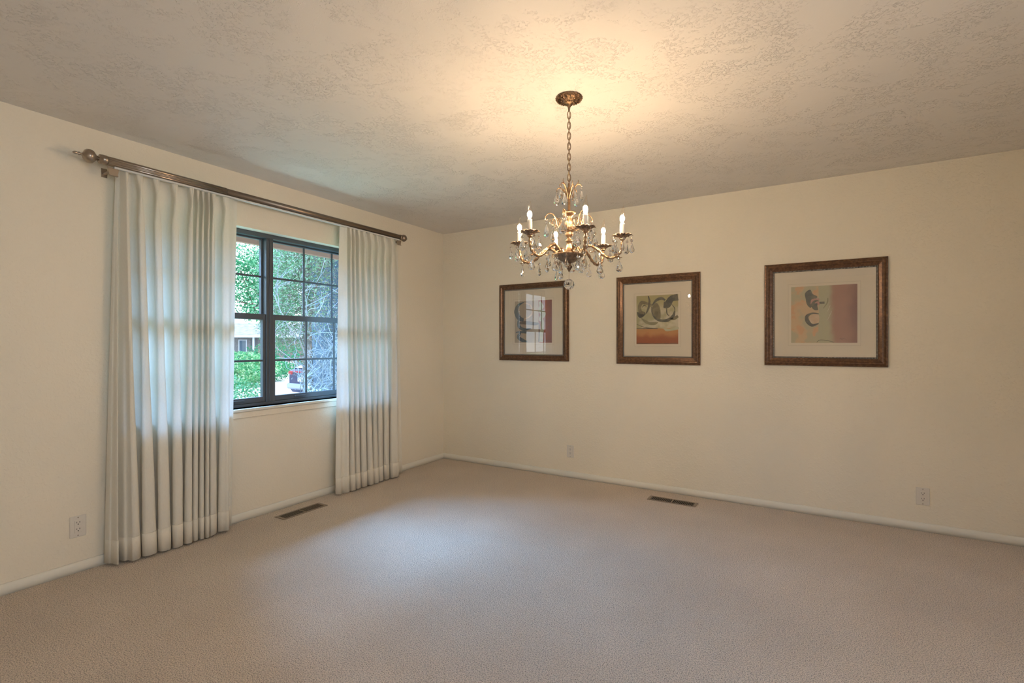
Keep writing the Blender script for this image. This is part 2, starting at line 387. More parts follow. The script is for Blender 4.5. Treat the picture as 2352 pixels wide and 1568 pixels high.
# ------------------------------------------------------------------ pictures
WOOD = mat('bronze_wood_frame', (.10, .05, .026), .30, .35, noisecol=(60, (.20, .10, .048), .42, .70, (1, 1, 1)), bump=(90, .15, .001))
MATB = mat('cream_mat_board', (.70, .615, .485), .9)
SILV = mat('silver_bead', (.78, .74, .66), .3, .8)
GROOVE = mat('dark_groove', (.03, .022, .018), .6)
def art_mat(name, base, layers):
    # layers: list of (axis 0/2, lo, hi, colour, noise scale, noise amount)
    m = bpy.data.materials.new(name); m.use_nodes = True; n = m.node_tree; L = n.links.new; b = n.nodes['Principled BSDF']; b.inputs['Roughness'].default_value = .8
    t = n.nodes.new('ShaderNodeTexCoord'); s = n.nodes.new('ShaderNodeSeparateXYZ'); L(t.outputs['Object'], s.inputs[0])
    prev = None
    for (ax, lo, hi, col, ns, na) in layers:
        x = n.nodes.new('ShaderNodeTexNoise'); x.inputs['Scale'].default_value = ns; x.inputs['Detail'].default_value = 5; L(t.outputs['Object'], x.inputs['Vector'])
        a = n.nodes.new('ShaderNodeMath'); a.operation = 'MULTIPLY_ADD'; L(x.outputs[0], a.inputs[0]); a.inputs[1].default_value = na
        if ax is None: a.inputs[2].default_value = -na/2
        else: L(s.outputs[ax], a.inputs[2])
        r = n.nodes.new('ShaderNodeMapRange'); r.interpolation_type = 'SMOOTHSTEP'; r.inputs['From Min'].default_value = lo + (na/2 if ax is not None else 0); r.inputs['From Max'].default_value = hi + (na/2 if ax is not None else 0); L(a.outputs[0], r.inputs[0])
        mx = n.nodes.new('ShaderNodeMix'); mx.data_type = 'RGBA'; L(r.outputs[0], mx.inputs['Factor'])
        if prev is None: mx.inputs['A'].default_value = (*base, 1)
        else: L(prev, mx.inputs['A'])
        mx.inputs['B'].default_value = (*col, 1); prev = mx.outputs['Result']
    L(prev, b.inputs['Base Color']); return m
STROKE = mat('charcoal_brush', (.085, .082, .07), .8, noisecol=(30, (.19, .17, .115), .4, .7))
STROKEO = mat('olive_wash', (.30, .265, .15), .8, noisecol=(20, (.22, .20, .12), .4, .7))
STROKEP = mat('pink_wash', (.50, .27, .21), .8)
STROKET = mat('peach_wash', (.60, .42, .26), .8, noisecol=(24, (.66, .52, .36), .4, .7))
STROKEG = mat('sage_wash', (.42, .42, .27), .8, noisecol=(20, (.52, .50, .34), .4, .7))
LINEM = mat('thin_pencil_line', (.42, .36, .27), .9)
def ribbon(mb, pts, ws, mi, y):
    P = spline([(p[0], 0, p[1]) for p in pts], 8); n = len(P); vs = []
    for i, p in enumerate(P):
        d = (P[min(i+1, n-1)]-P[max(i-1, 0)]); d.normalize(); q = Vector((-d.z, 0, d.x))
        t = i/(n-1)*(len(ws)-1); k = min(int(t), len(ws)-2); w = (ws[k]*(1-(t-k))+ws[k+1]*(t-k))/2
        vs += [(p.x+q.x*w, y, p.z+q.z*w), (p.x-q.x*w, y, p.z-q.z*w)]
    mb.add(vs, [(2*i, 2*i+1, 2*i+3, 2*i+2) for i in range(n-1)], mi)
def blob(mb, pts, mi, y):
    P = [(*p,) for p in pts]; P2 = []
    n = len(P)
    for i in range(n):
        a, b, c, d = [Vector((P[(i+k) % n][0], 0, P[(i+k) % n][1])) for k in (-1, 0, 1, 2)]
        for j in range(5):
            t = j/5; P2.append(.5*((2*b)+(c-a)*t+(2*a-5*b+4*c-d)*t*t+(3*b-3*c+d-a)*t**3))
    c = sum(P2, Vector())/len(P2); vs = [(c.x, y, c.z)]+[(p.x, y, p.z) for p in P2]; k = len(P2)
    mb.add(vs, [(0, 1+i, 1+(i+1) % k) for i in range(k)], mi)

def picture(cx, cz, W, Hh, inW, inH, artbox, artfn, mats, label):
    """local frame: X right along wall, Y = -out ; root at the wall plane, frame stands off toward -Y"""
    e = empty('framed_picture', (cx, YB, cz), label, 'picture', 'framed abstract pictures')
    # moulding profile: (inset from outer edge, standoff from the wall)
    bw = ((W-inW)/2 + (Hh-inH)/2)/2 - .010
    prof = [(0, .004), (0, .014), (.004, .019), (.010, .020), (.016, .027), (.022, .030), (.028, .029), (.036, .023), (bw-.006, .018), (bw, .017), (bw, .008), (bw*.5, .004)]
    m = MB(); n = len(prof); vs = []
    for (sxx, szz) in ((-1, -1), (1, -1), (1, 1), (-1, 1)):
        for (i, d) in prof: vs.append((sxx*(W/2-i), -d, szz*(Hh/2-i)))
    fs = []
    for c in range(4):
        d = (c+1) % 4
        for k in range(n): j = (k+1) % n; fs.append((c*n+k, d*n+k, d*n+j, c*n+j))
    m.add(vs, fs); m.build('frame', WOOD, e)
    # bead strip between moulding and mat
    b = MB(); a0w, a0h = W/2-bw, Hh/2-bw; t = .010
    for (x0, x1, z0, z1) in ((-a0w, a0w, a0h-t, a0h), (-a0w, a0w, -a0h, -a0h+t), (-a0w, -a0w+t, -a0h+t, a0h-t), (a0w-t, a0w, -a0h+t, a0h-t)): b.box((x0, -.0135, z0), (x1, -.008, z1), 1)
    def beads(x0, z0, x1, z1):
        L_ = math.hypot(x1-x0, z1-z0); k = int(L_/.0085)
        for i in range(k+1): b.sphere((x0+(x1-x0)*i/k, -.0140, z0+(z1-z0)*i/k), .0030, 6, 4, 0)
    q = t/2
    beads(-a0w+q, a0h-q, a0w-q, a0h-q); beads(-a0w+q, -a0h+q, a0w-q, -a0h+q); beads(-a0w+q, -a0h+q, -a0w+q, a0h-q); beads(a0w-q, -a0h+q, a0w-q, a0h-q)
    b.build('bead_trim', [SILV, GROOVE], e)
    mb = MB().box((-a0w+t*.5, -.0095, -a0h+t*.5), (a0w-t*.5, -.006, a0h-t*.5))
    ax0, ax1, az0, az1 = artbox
    g = .020; l = .0011
    for (x0, x1, z0, z1) in ((ax0-g, ax1+g, az1+g-l, az1+g), (ax0-g, ax1+g, az0-g, az0-g+l), (ax0-g, ax0-g+l, az0-g, az1+g), (ax1+g-l, ax1+g, az0-g, az1+g)): mb.box((x0, -.0097, z0), (x1, -.0090, z1), 1)
    mb.build('mat_board', [MATB, LINEM], e)
    ar = MB().box((ax0, -.0102, az0), (ax1, -.0094, az1)); artfn(ar, lambda u, v: (ax0+(ax1-ax0)*u, az1-(az1-az0)*v)); ar.build('art_print', mats, e)
    MB().box((-a0w+t*.6, -.0125, -a0h+t*.6), (a0w-t*.6, -.0115, a0h-t*.6)).build('glazing', PGLASS, e)
    return e
def art1(a, P):
    y = -.0104
    ribbon(a, [P(.27,.02), P(.10,.10), P(.045,.25), P(.12,.40), P(.25,.46)], [.004,.03,.05,.05,.03], 1, y)
    ribbon(a, [P(.24,.04), P(.42,.10), P(.50,.26), P(.40,.38), P(.25,.44)], [.003,.012,.02,.014,.006], 3, y-.0001)
    ribbon(a, [P(.10,.46), P(.12,.60), P(.25,.68), P(.45,.66)], [.02,.035,.03,.01], 1, y)
    ribbon(a, [P(.12,.53), P(.30,.52), P(.55,.55), P(.66,.56), P(.67,.70), P(.66,.98)], [.02,.035,.03,.012,.012,.012], 2, y-.0002)
    ribbon(a, [P(.03,.75), P(.15,.74), P(.33,.75)], [.01,.02,.025], 1, y)
    ribbon(a, [P(.16,.76), P(.10,.86), P(.22,.94), P(.35,.97)], [.02,.035,.035,.01], 1, y-.0001)
    ribbon(a, [P(.68,.03), P(.73,.15), P(.68,.22), P(.77,.32), P(.70,.45), P(.76,.52), P(.71,.98)], [.02,.05,.03,.06,.03,.03,.05], 4, y)
    ribbon(a, [P(.72,.93), P(.85,.96), P(.995,.94)], [.002,.003,.002], 1, y-.0002)
def art2(a, P):
    y = -.0104
    ribbon(a, [P(.02,.34), P(.10,.40), P(.22,.36)], [.008,.05,.02], 1, y)
    ribbon(a, [P(.20,.36), P(.10,.33), P(.08,.22), P(.14,.14), P(.28,.17), P(.38,.20)], [.02,.03,.03,.03,.022,.015], 2, y-.0001)
    ribbon(a, [P(.14,.24), P(.19,.20), P(.25,.22)], [.005,.008,.004], 1, y)
    ribbon(a, [P(.295,.01), P(.32,.12), P(.30,.25), P(.24,.37)], [.008,.018,.018,.01], 1, y-.0002)
    ribbon(a, [P(.32,.22), P(.37,.24), P(.385,.36), P(.46,.47), P(.58,.52), P(.75,.52), P(.88,.44), P(.92,.34)], [.004,.006,.008,.014,.022,.026,.026,.012], 1, y-.0001)
    blob(a, [P(.40,.20), P(.50,.16), P(.57,.26), P(.59,.42), P(.56,.51), P(.46,.45), P(.385,.33)], 2, y)
    ribbon(a, [P(.38,.21), P(.48,.11), P(.60,.07), P(.70,.11)], [.006,.022,.026,.012], 1, y-.0002)
    ribbon(a, [P(.66,.20), P(.75,.20), P(.84,.09), P(.995,.06)], [.05,.06,.05,.055], 1, y-.0003)
    ribbon(a, [P(.73,.26), P(.74,.38), P(.80,.44)], [.008,.008,.005], 1, y)
    ribbon(a, [P(.83,.18), P(.91,.27), P(.92,.36)], [.004,.006,.006], 1, y)
    ribbon(a, [P(.80,.48), P(.90,.49), P(.995,.44)], [.01,.026,.022], 2, y-.0001)
    blob(a, [P(.12,.47), P(.22,.50), P(.34,.56), P(.52,.55), P(.48,.60), P(.36,.61), P(.22,.57)], 3, y+.0001)
    ribbon(a, [P(.0,.585), P(.15,.64), P(.30,.67), P(.52,.68)], [.003,.004,.006,.003], 1, y-.0001)
    ribbon(a, [P(.0,.675), P(.25,.68), P(.52,.685)], [.004,.006,.003], 1, y-.0002)
    blob(a, [P(.66,.68), P(.80,.69), P(.995,.66), P(.995,.71), P(.85,.73), P(.72,.74)], 4, y)
    ribbon(a, [P(.02,.985), P(.40,.99), P(.98,.985)], [.004,.003,.004], 1, y)
def art3(a, P):
    y = -.0104
    blob(a, [P(.22,.12), P(.30,.06), P(.34,.14), P(.41,.19), P(.36,.26), P(.31,.38), P(.25,.32), P(.23,.22)], 1, y)
    ribbon(a, [P(.32,.32), P(.34,.25), P(.44,.235)], [.012,.018,.014], 3, y-.0001)
    blob(a, [P(.32,.30), P(.37,.25), P(.43,.26), P(.41,.34), P(.42,.42), P(.36,.42), P(.32,.36)], 1, y-.0002)
    ribbon(a, [P(.37,.30), P(.42,.29), P(.43,.34)], [.006,.016,.01], 3, y-.0003)
    ribbon(a, [P(.43,.49), P(.33,.48), P(.25,.53), P(.26,.62), P(.33,.69), P(.43,.66)], [.006,.010,.022,.026,.020,.008], 1, y-.0001)
    ribbon(a, [P(.22,.56), P(.27,.51)], [.003,.022], 1, y-.0002)
    blob(a, [P(.31,.52), P(.37,.50), P(.43,.51), P(.44,.60), P(.42,.65), P(.34,.66), P(.29,.60)], 5, y)
    ribbon(a, [P(.44,.30), P(.52,.30)], [.016,.016], 1, y-.0001)
    ribbon(a, [P(.57,.22), P(.56,.30), P(.50,.40)], [.006,.008,.004], 2, y)
    ribbon(a, [P(.40,.99), P(.45,.95), P(.56,.96), P(.66,.99)], [.004,.003,.004,.003], 1, y)
    for q in range(5): ribbon(a, [P(.585+.02*(q % 3), .55-.05*q), P(.565+.02*(q % 3), .60-.05*q)], [.0015, .001], 6, y-.0002)
    ribbon(a, [P(.74,.94), P(.76,.92), P(.78,.945), P(.80,.925), P(.84,.945)], [.0015,.002,.0015,.002,.001], 1, y-.0002)
WHITEP = mat('white_scratch', (.72, .68, .58), .8)
A1 = art_mat('abstract_blue_rust', (.44, .36, .27), [(0, -.02, .02, (.50, .42, .30), 8, .1), (0, .058, .072, (.34, .09, .035), 10, .03), (0, .13, .19, (.24, .07, .045), 12, .12)])
A2 = art_mat('abstract_ochre_rust', (.40, .36, .20), [(None, -.06, .08, (.58, .52, .38), 9, .8), (2, .07, .16, (.40, .34, .16), 10, .12), (2, -.072, -.080, (.52, .25, .09), 14, .02), (2, -.10, -.17, (.33, .09, .035), 14, .09)])
A3 = art_mat('abstract_peach_mauve', (.60, .42, .24), [(None, -.05, .05, (.46, .41, .26), 9, .8), (None, .02, .09, (.62, .36, .20), 13, .8), (0, -.032, -.022, (.44, .41, .26), 12, .02), (0, .02, .08, (.38, .20, .14), 10, .08), (0, .12, .21, (.24, .11, .085), 8, .10)])
WOODs = WOOD
picture(1.116, 1.456, .765, .755, .640, .630, (.912-1.116, 1.323-1.116, -.203, .206), art1, [A1, mat('slate_brush', (.13, .15, .16), .8), mat('taupe_brush', (.20, .17, .14), .8), STROKET, STROKEG], 'framed abstract print with dark rings and a rust edge, nearest the corner')
picture(2.310, 1.447, .702, .758, .560, .622, (2.137-2.31, 2.487-2.31, -.206, .207), art2, [A2, STROKE, mat('olive_brush', (.16, .135, .075), .8, noisecol=(24, (.28, .24, .14), .4, .7)), STROKEO, STROKEG], 'middle framed abstract print with looping olive rings above a rust band')
picture(3.500, 1.460, .752, .757, .622, .622, (3.300-3.5, 3.703-3.5, -.211, .202), art3, [A3, STROKE, STROKEO, STROKEP, STROKEG, STROKET, WHITEP], 'rightmost framed abstract print, half peach with a loop, half mauve')

# ------------------------------------------------------------------ curtain rod
RX, RZ = .125, 2.243
rod = empty('curtain_rod', (0, 2.28, RZ), 'long bronze curtain rod with ball ends above the window', 'curtain rod')
rl = (0, 2.28, RZ)
MB().lathe([(.0235, 1.125), (.0235, 1.80)], (RX, 0, RZ), 96, 'Y', 0, True, (14, .055)).build('outer_tube', STEEL, rod, tuple(-c for c in rl))
MB().lathe([(.0215, 1.78), (.0215, 3.41)], (RX, 0, RZ), 30, 'Y', 0, True, (10, .03)).build('inner_tube', STEEL2, rod, tuple(-c for c in rl))
def finial(y, s, name='finial'):
    p = [(.0245, .02), (.0265, .015), (.0265, -.004), (.022, -.007), (.011, -.010), (.010, -.020), (.013, -.024), (.013, -.028), (.017, -.031), (.026, -.038), (.034, -.045), (.0375, -.057), (.035, -.069), (.027, -.079), (.014, -.085), (.007, -.088), (.006, -.098), (.010, -.101), (.007, -.105), (.006, -.108), (.009, -.114), (.007, -.122), (.002, -.128)]
    return MB().lathe([(r, y + s*h) for r, h in p], (RX, 0, RZ), 24, 'Y', 0, True, (8, .025)).build(name, STEEL, rod, tuple(-c for c in rl))
def finial2(y, s):
    p = [(.0225, .02), (.025, .014), (.025, 0), (.017, -.004), (.014, -.010), (.022, -.014), (.030, -.026), (.0325, -.038), (.028, -.052), (.016, -.064), (.007, -.070), (.007, -.078), (.002, -.084)]
    return MB().lathe([(r, y + s*h) for r, h in p], (RX, 0, RZ), 24, 'Y', 0, True, (8, .03)).build('finial', STEEL2, rod, tuple(-c for c in rl))
finial(1.140, 1); finial2(3.425, -1)
for y in (1.190, 3.405):
    b = MB(); b.box((.0, y-.014, RZ-.062), (.004, y+.014, RZ-.012), 0, .001); b.box((.004, y-.008, RZ-.046), (RX-.004, y+.008, RZ-.038), 0, .002)
    x0, x1 = RX-.008, RX-.003
    b.add([(x, y+a, RZ+z) for x in (x0, x1) for a, z in ((-.027, -.030), (.027, -.030), (.018, -.072), (-.018, -.072))], [(0,1,2,3), (7,6,5,4), (0,4,5,1), (1,5,6,2), (2,6,7,3), (3,7,4,0)])
    b.box((x0, y-.019, RZ-.076), (x1+.010, y+.019, RZ-.070), 0, .001)
    b.build('bracket', STEEL, rod, tuple(-c for c in rl))
MB().box((RX-.012, 1.19, RZ-.034), (RX+.010, 3.40, RZ-.0235), 0, .002).build('traverse_track', mat('track_white', (.7, .7, .68), .4), rod, tuple(-c for c in rl))

# ------------------------------------------------------------------ curtains
def curtain(ytop, ybot, y0t, y1t, y0b, y1b, label, ztop, left_return, seed, flat=None, relaxed=True):
    """ytop/ybot: pleat and fold ridge positions at the top and at the hem"""
    rnd = random.Random(seed); n = len(ytop)
    E = empty('curtain', (0, (y0b+y1b)/2, 0), label, 'curtain', 'curtain panels'); el = (0, (y0b+y1b)/2, 0)
    S = 46; K = []   # arc sampling: nodes = left edge, ridge/valley alternating, right edge
    def nodes(t):    # t 0 at the top, 1 at the hem -> list of (y, x)
        f = t**.8
        R = [a*(1-f)+b*f for a, b in zip(ytop, ybot)]; A = y0t*(1-f)+y0b*f; B = y1t*(1-f)+y1b*f
        hd = max(0, 1-t/.055)          # header zone
        out = [(A, left_return[0]*(1-f)+left_return[1]*f)]
        if relaxed: out += [(A+.24*(R[0]-A), .060+.045*f), (A+.60*(R[0]-A), .070-.012*f)]
        for i, r in enumerate(R):
            if i: 
                v = (R[i-1]+r)/2; g = r-R[i-1]; dep = min(.055+.2*g, .085)
                out.append((v, .100 - dep*(.35+.65*min(1, t*4+.1*hd)) ))
            out.append((r, .122 + .014*f + JX[i]))
        out.append((B, .07 if flat is None else flat)); return out
    JX = [rnd.uniform(-.006, .008) for _ in ytop]
    zr = [0, .004, .01, .02, .03, .042, .055, .07, .09, .12, .16, .2, .26, .33, .4, .48, .56, .64, .72, .8, .88, .94, .955, 1]
    ZB = .012
    def row(t):
        N = nodes(t); out = []
        # below the header the profile is a smooth wave; in the header the ridge is a narrow pinch
        p = 1.0 + 2.2*max(0, 1-t/.14)
        hd = max(0, 1-t/.12)
        for i in range(len(N)-1):
            (ya, xa), (yb, xb) = N[i], N[i+1]; k = 16
            if (2 if relaxed else 0) < i < len(N)-2:
                # omega-shaped pleat: u runs valley -> ridge; the ridge mushrooms over a narrower neck
                W = ((0, 1, 0), (.15, .80, .02), (.30, .50, .12), (.45, .34*(1-.45*hd), .38), (.60, .33*(1-.5*hd), .62), (.75, .42*(1-.6*hd), .82), (.88, .34*(1-.6*hd), .96), (1, 0, 1))
                rising = xb > xa; yr, yv, xr, xv = (yb, ya, xb, xa) if rising else (ya, yb, xa, xb)
                for j in range(k):
                    u = j/k if rising else 1-j/k
                    for a_, b_ in zip(W, W[1:]):
                        if a_[0] <= u <= b_[0]:
                            q = (u-a_[0])/(b_[0]-a_[0]); q_ = q*q*(3-2*q); w_ = a_[1]+(b_[1]-a_[1])*q; xx = a_[2]+(b_[2]-a_[2])*q; break
                    x = xv+(xr-xv)*xx
                    if u > .15: w_ = min(w_*(1+.3*t+1.15*max(0, (t-.48)/.52)), .93 if u < .7 else .93*max(0, 1-(u-.7)/.3)**.6)
                    if hd > 0:
                        D = abs(yv-yr); pin = max(0, 1-abs(t-.048)/.045); fan = max(0, 1-t/.04)
                        tgt = min(.010, .3*D)*(1+.9*fan-.45*pin)          # half-width of the stitched pleat
                        prof = tgt*(1 if u < .75 else (1-u)/.25) if u > .40 else D-(D-tgt)*(u/.40)
                        w_ = w_*(1-min(1, hd*1.5)) + (prof/D)*min(1, hd*1.5)
                        if u > .5: x += .010*hd - .007*fan*abs(sin(3*pi*(u-.5)/.5))
                    out.append((x+.0022*sin(40*yb+9*t+i)*t, yr+(yv-yr)*w_+.010*t*sin(pi*u)))
            else:
                for j in range(k):
                    u = j/k; s = (1-cos(pi*u))/2
                    out.append((xa+(xb-xa)*s + .020*sin(2*pi*u)*t, ya+(yb-ya)*u))
        out.append((N[-1][1], N[-1][0])); return out
    rows = []
    def zof(t): return ztop(0) if t == 0 else None
    body = MB(); hem = MB(); V = []; 
    for t in zr:
        r = row(t); V.append([(x, y, (ztop(y)*(1-t)+ZB*t)) for x, y in r])
    nc = len(V[0])
    hs = len(zr)-3
    bv = [v for r in V[:hs+1] for v in r]; body.add(bv, [(i*nc+j, i*nc+j+1, (i+1)*nc+j+1, (i+1)*nc+j) for i in range(hs) for j in range(nc-1)], 0, True)
    hv = [(x+.0015, y, z + (.012*noise.noise(Vector((y*7, seed, 0))) if k == 2 else 0)) for k, r in enumerate(V[hs:]) for x, y, z in r]
    hem.add(hv, [(i*nc+j, i*nc+j+1, (i+1)*nc+j+1, (i+1)*nc+j) for i in range(2) for j in range(nc-1)], 0, True)
    for mb_, nm, mt in ((body, 'drape', CLOTH), (hem, 'hem', HEM)):
        o = mb_.build(nm, mt, E, tuple(-c for c in el))
        if nm == 'hem': s = o.modifiers.new('thick', 'SOLIDIFY'); s.thickness = .0015
    return E
def yw(px, x):   # wall position seen at picture column px on the plane x (metres)
    d = FW + RT*((px-1176)/1130); t = (x-CAM.x)/d.x; return t*d.y
lt = [yw(p, .12) for p in (288, 321, 360, 402, 442, 456, 468, 479, 490, 519)]
lb = [yw(p, .135) for p in (306, 345, 380, 411, 434, 450, 465, 476, 486, 516)]
curtain(lt, lb, yw(266, .06), yw(545, .07), yw(240, .03), yw(530, .06), 'wider pleated off-white curtain hanging at the left side of the window', lambda y: RZ-.026, (.06, .025), 3)
rt_ = [yw(p, .12) for p in (795, 805, 813, 823, 836, 852, 869, 884, 900)]
rb_ = [yw(p, .135) for p in (798, 812, 823, 838, 854, 864, 878, 890, 905)]
curtain(rt_, rb_, yw(778, .09), yw(914, .08), yw(768, .09), yw(920, .05), 'narrower pleated off-white curtain at the right side of the window, near the corner', lambda y: RZ-.026, (.10, .10), 5, None, False)

# ------------------------------------------------------------------ chandelier
CC = CAM + FW*2.39 + RT*.277; CC.z = 0
CH = empty('chandelier', (CC.x, CC.y, H), 'brass six-candle chandelier with hanging crystals on a long chain', 'chandelier')
def chl(mb, name, m, parent=CH):   # build in chandelier coordinates (axis at origin, z absolute), parented to root
    o = mb.build(name, m, parent, (0, 0, -H) if parent is CH else (0, 0, 0)); return o
def adir(deg): a = radians(deg); d = FW*cos(a)+RT*sin(a); return Vector((d.x, d.y, 0))
Z0 = lambda zy: 2.0645 - zy*0.0003775
# canopy with petals
m = MB(); m.lathe([(.061, 2.4368), (.0645, 2.434), (.0635, 2.429), (.058, 2.4265), (.050, 2.428), (.044, 2.4265), (.040, 2.421), (.030, 2.418), (.025, 2.411), (.019, 2.405), (.011, 2.401), (.0085, 2.394), (.006, 2.388), (.004, 2.372), (.0005, 2.368)], n=96, flute=(24, .03))
for i in range(28): a = 2*pi*i/28; m.sphere((.057*cos(a), .057*sin(a), 2.4265), .0058, 8, 6, sc=(1, 1, .8))
for i in range(18): a = 2*pi*i/18; m.sphere((.024*cos(a), .024*sin(a), 2.410), .0036, 8, 6)
for i in range(12): a = 2*pi*i/12; m.tube(spline([(.030*cos(a), .030*sin(a), 2.418), (.040*cos(a+.12), .040*sin(a+.12), 2.4195), (.048*cos(a), .048*sin(a), 2.427)], 3), [.002, .003, .0038, .0038, .003, .002, .001], 6); chl(m, 'canopy', BRASS)
m = MB()
z = 2.368; links = []
for i in range(14):
    lk = MB(); L2 = .0195; W2 = .0078; n = 16; P = []
    rz = (pi/2 if i % 2 else 0) + .5
    for k in range(n+1):
        a = 2*pi*k/n; x = W2*cos(a); zz = L2*sin(a) if abs(sin(a)) > .0 else 0
        P.append((x*cos(rz), x*sin(rz), z-.0165+zz))
    lk.tube(P, .0021, 7, cap=False); chl(lk, 'chain_link', DARKBR)
    z -= .0253
zc = z
m = MB(); P = []
for i in range(40): a = i*.9; P.append((.0028*cos(a), .0028*sin(a), 2.37-(2.37-zc+.01)*i/39))
m.tube(P, .0016, 6); chl(m, 'cord', mat('cord_gold', (.45, .36, .22), .5))
# column
prof = [(.0, zc+.012), (.005, zc+.006), (.006, zc-.002), (.004, zc-.008), (.008, 1.998), (.010, 1.992), (.006, 1.985), (.007, 1.975), (.011, 1.968), (.007, 1.960), (.0065, 1.955), (.0065, 1.882), (.012, 1.881), (.031, 1.880), (.032, 1.875), (.024, 1.868), (.017, 1.862), (.013, 1.852), (.016, 1.840), (.0145, 1.828), (.012, 1.818), (.014, 1.808), (.013, 1.798), (.027, 1.795), (.028, 1.791), (.021, 1.785), (.018, 1.780), (.019, 1.772), (.015, 1.764), (.009, 1.756), (.009, 1.750), (.016, 1.745), (.017, 1.738), (.012, 1.734), (.012, 1.722), (.015, 1.705), (.021, 1.690), (.028, 1.681), (.030, 1.676)]
m = MB(); m.lathe(prof, n=36, flute=(12, .05)); chl(m, 'column', BRASS)
m = MB(); m.lathe([(.030, 1.679), (.060, 1.680), (.071, 1.677), (.073, 1.673), (.066, 1.667), (.055, 1.656), (.040, 1.645), (.024, 1.637), (.010, 1.633), (.008, 1.626), (.011, 1.622), (.016, 1.617), (.015, 1.612), (.009, 1.603), (.004, 1.594), (.001, 1.589)], n=48, flute=(16, .03)); chl(m, 'bowl', DARKBR)
bl = MB(); bl.tube([(0, 0, 1.590), (0, 0, 1.5555)], .0007, 5); chl(bl, 'ball_wire', BRASS)
bl = MB(); bl.sphere((0, 0, 1.530), .0258, 14, 10, smooth=False); chl(bl, 'crystal_ball', CRYSTAL)

def pendant_mesh(Lh, Wd, Dp):
    """flat faceted almond drop, top at z=0"""
    m = MB(); rings = [(0, .06), (-.18, .32), (-.42, .68), (-.66, .98), (-.80, 1.0), (-.92, .72), (-1, .12)]; n = 8; vs = []
    for (h, r) in rings:
        for i in range(n):
            a = 2*pi*i/n + (pi/8); rr = r
            vs.append((Wd/2*rr*cos(a), Dp/2*rr*sin(a), h*Lh))
    fs = [tuple((k*n+i, k*n+(i+1) % n, (k+1)*n+(i+1) % n, (k+1)*n+i)) for k in range(len(rings)-1) for i in range(n)]
    fs += [tuple(range(n-1, -1, -1)), tuple((len(rings)-1)*n+i for i in range(n))]
    m.add(vs, fs); me = m
    return me
def mk(mb, nm, mt):
    me = bpy.data.meshes.new(nm); me.from_pydata(mb.v, [], mb.f); me.materials.append(mt); me.polygons.foreach_set('use_smooth', mb.sm); me.update(); return me
PM = {'s': mk(pendant_mesh(.050, .0300, .017), 'crystal_pendant', CRYSTAL), 'm': mk(pendant_mesh(.055, .0335, .018), 'crystal_pendant', CRYSTAL), 'l': mk(pendant_mesh(.066, .044, .019), 'crystal_pendant', CRYSTAL)}
_b = MB(); _b.sphere((0, 0, 0), .0068, 8, 6, smooth=False); BEADM = mk(_b, 'crystal_bead', CRYSTAL)
def pendant(p, size='s', wire=.016, rz=None, parent=CH):
    """hang bead + drop with hook point p (chandelier coordinates)"""
    rz = random.uniform(0, pi) if rz is None else rz
    o = bpy.data.objects.new('crystal_pendant', PM[size]); COL.objects.link(o); o.parent = parent; o.location = (p[0], p[1], p[2]-wire-.010-(H if parent is CH else 0)); o.rotation_euler = (random.uniform(-.06, .06), random.uniform(-.06, .06), rz)
    b = bpy.data.objects.new('crystal_bead', BEADM); COL.objects.link(b); b.parent = o; b.location = (0, 0, .0085)
    wm = MB(); wm.tube([(0, 0, wire+.010), (0, 0, .0)], .0006, 4); wm.build('hook_wire', BRASS, o)
    return o
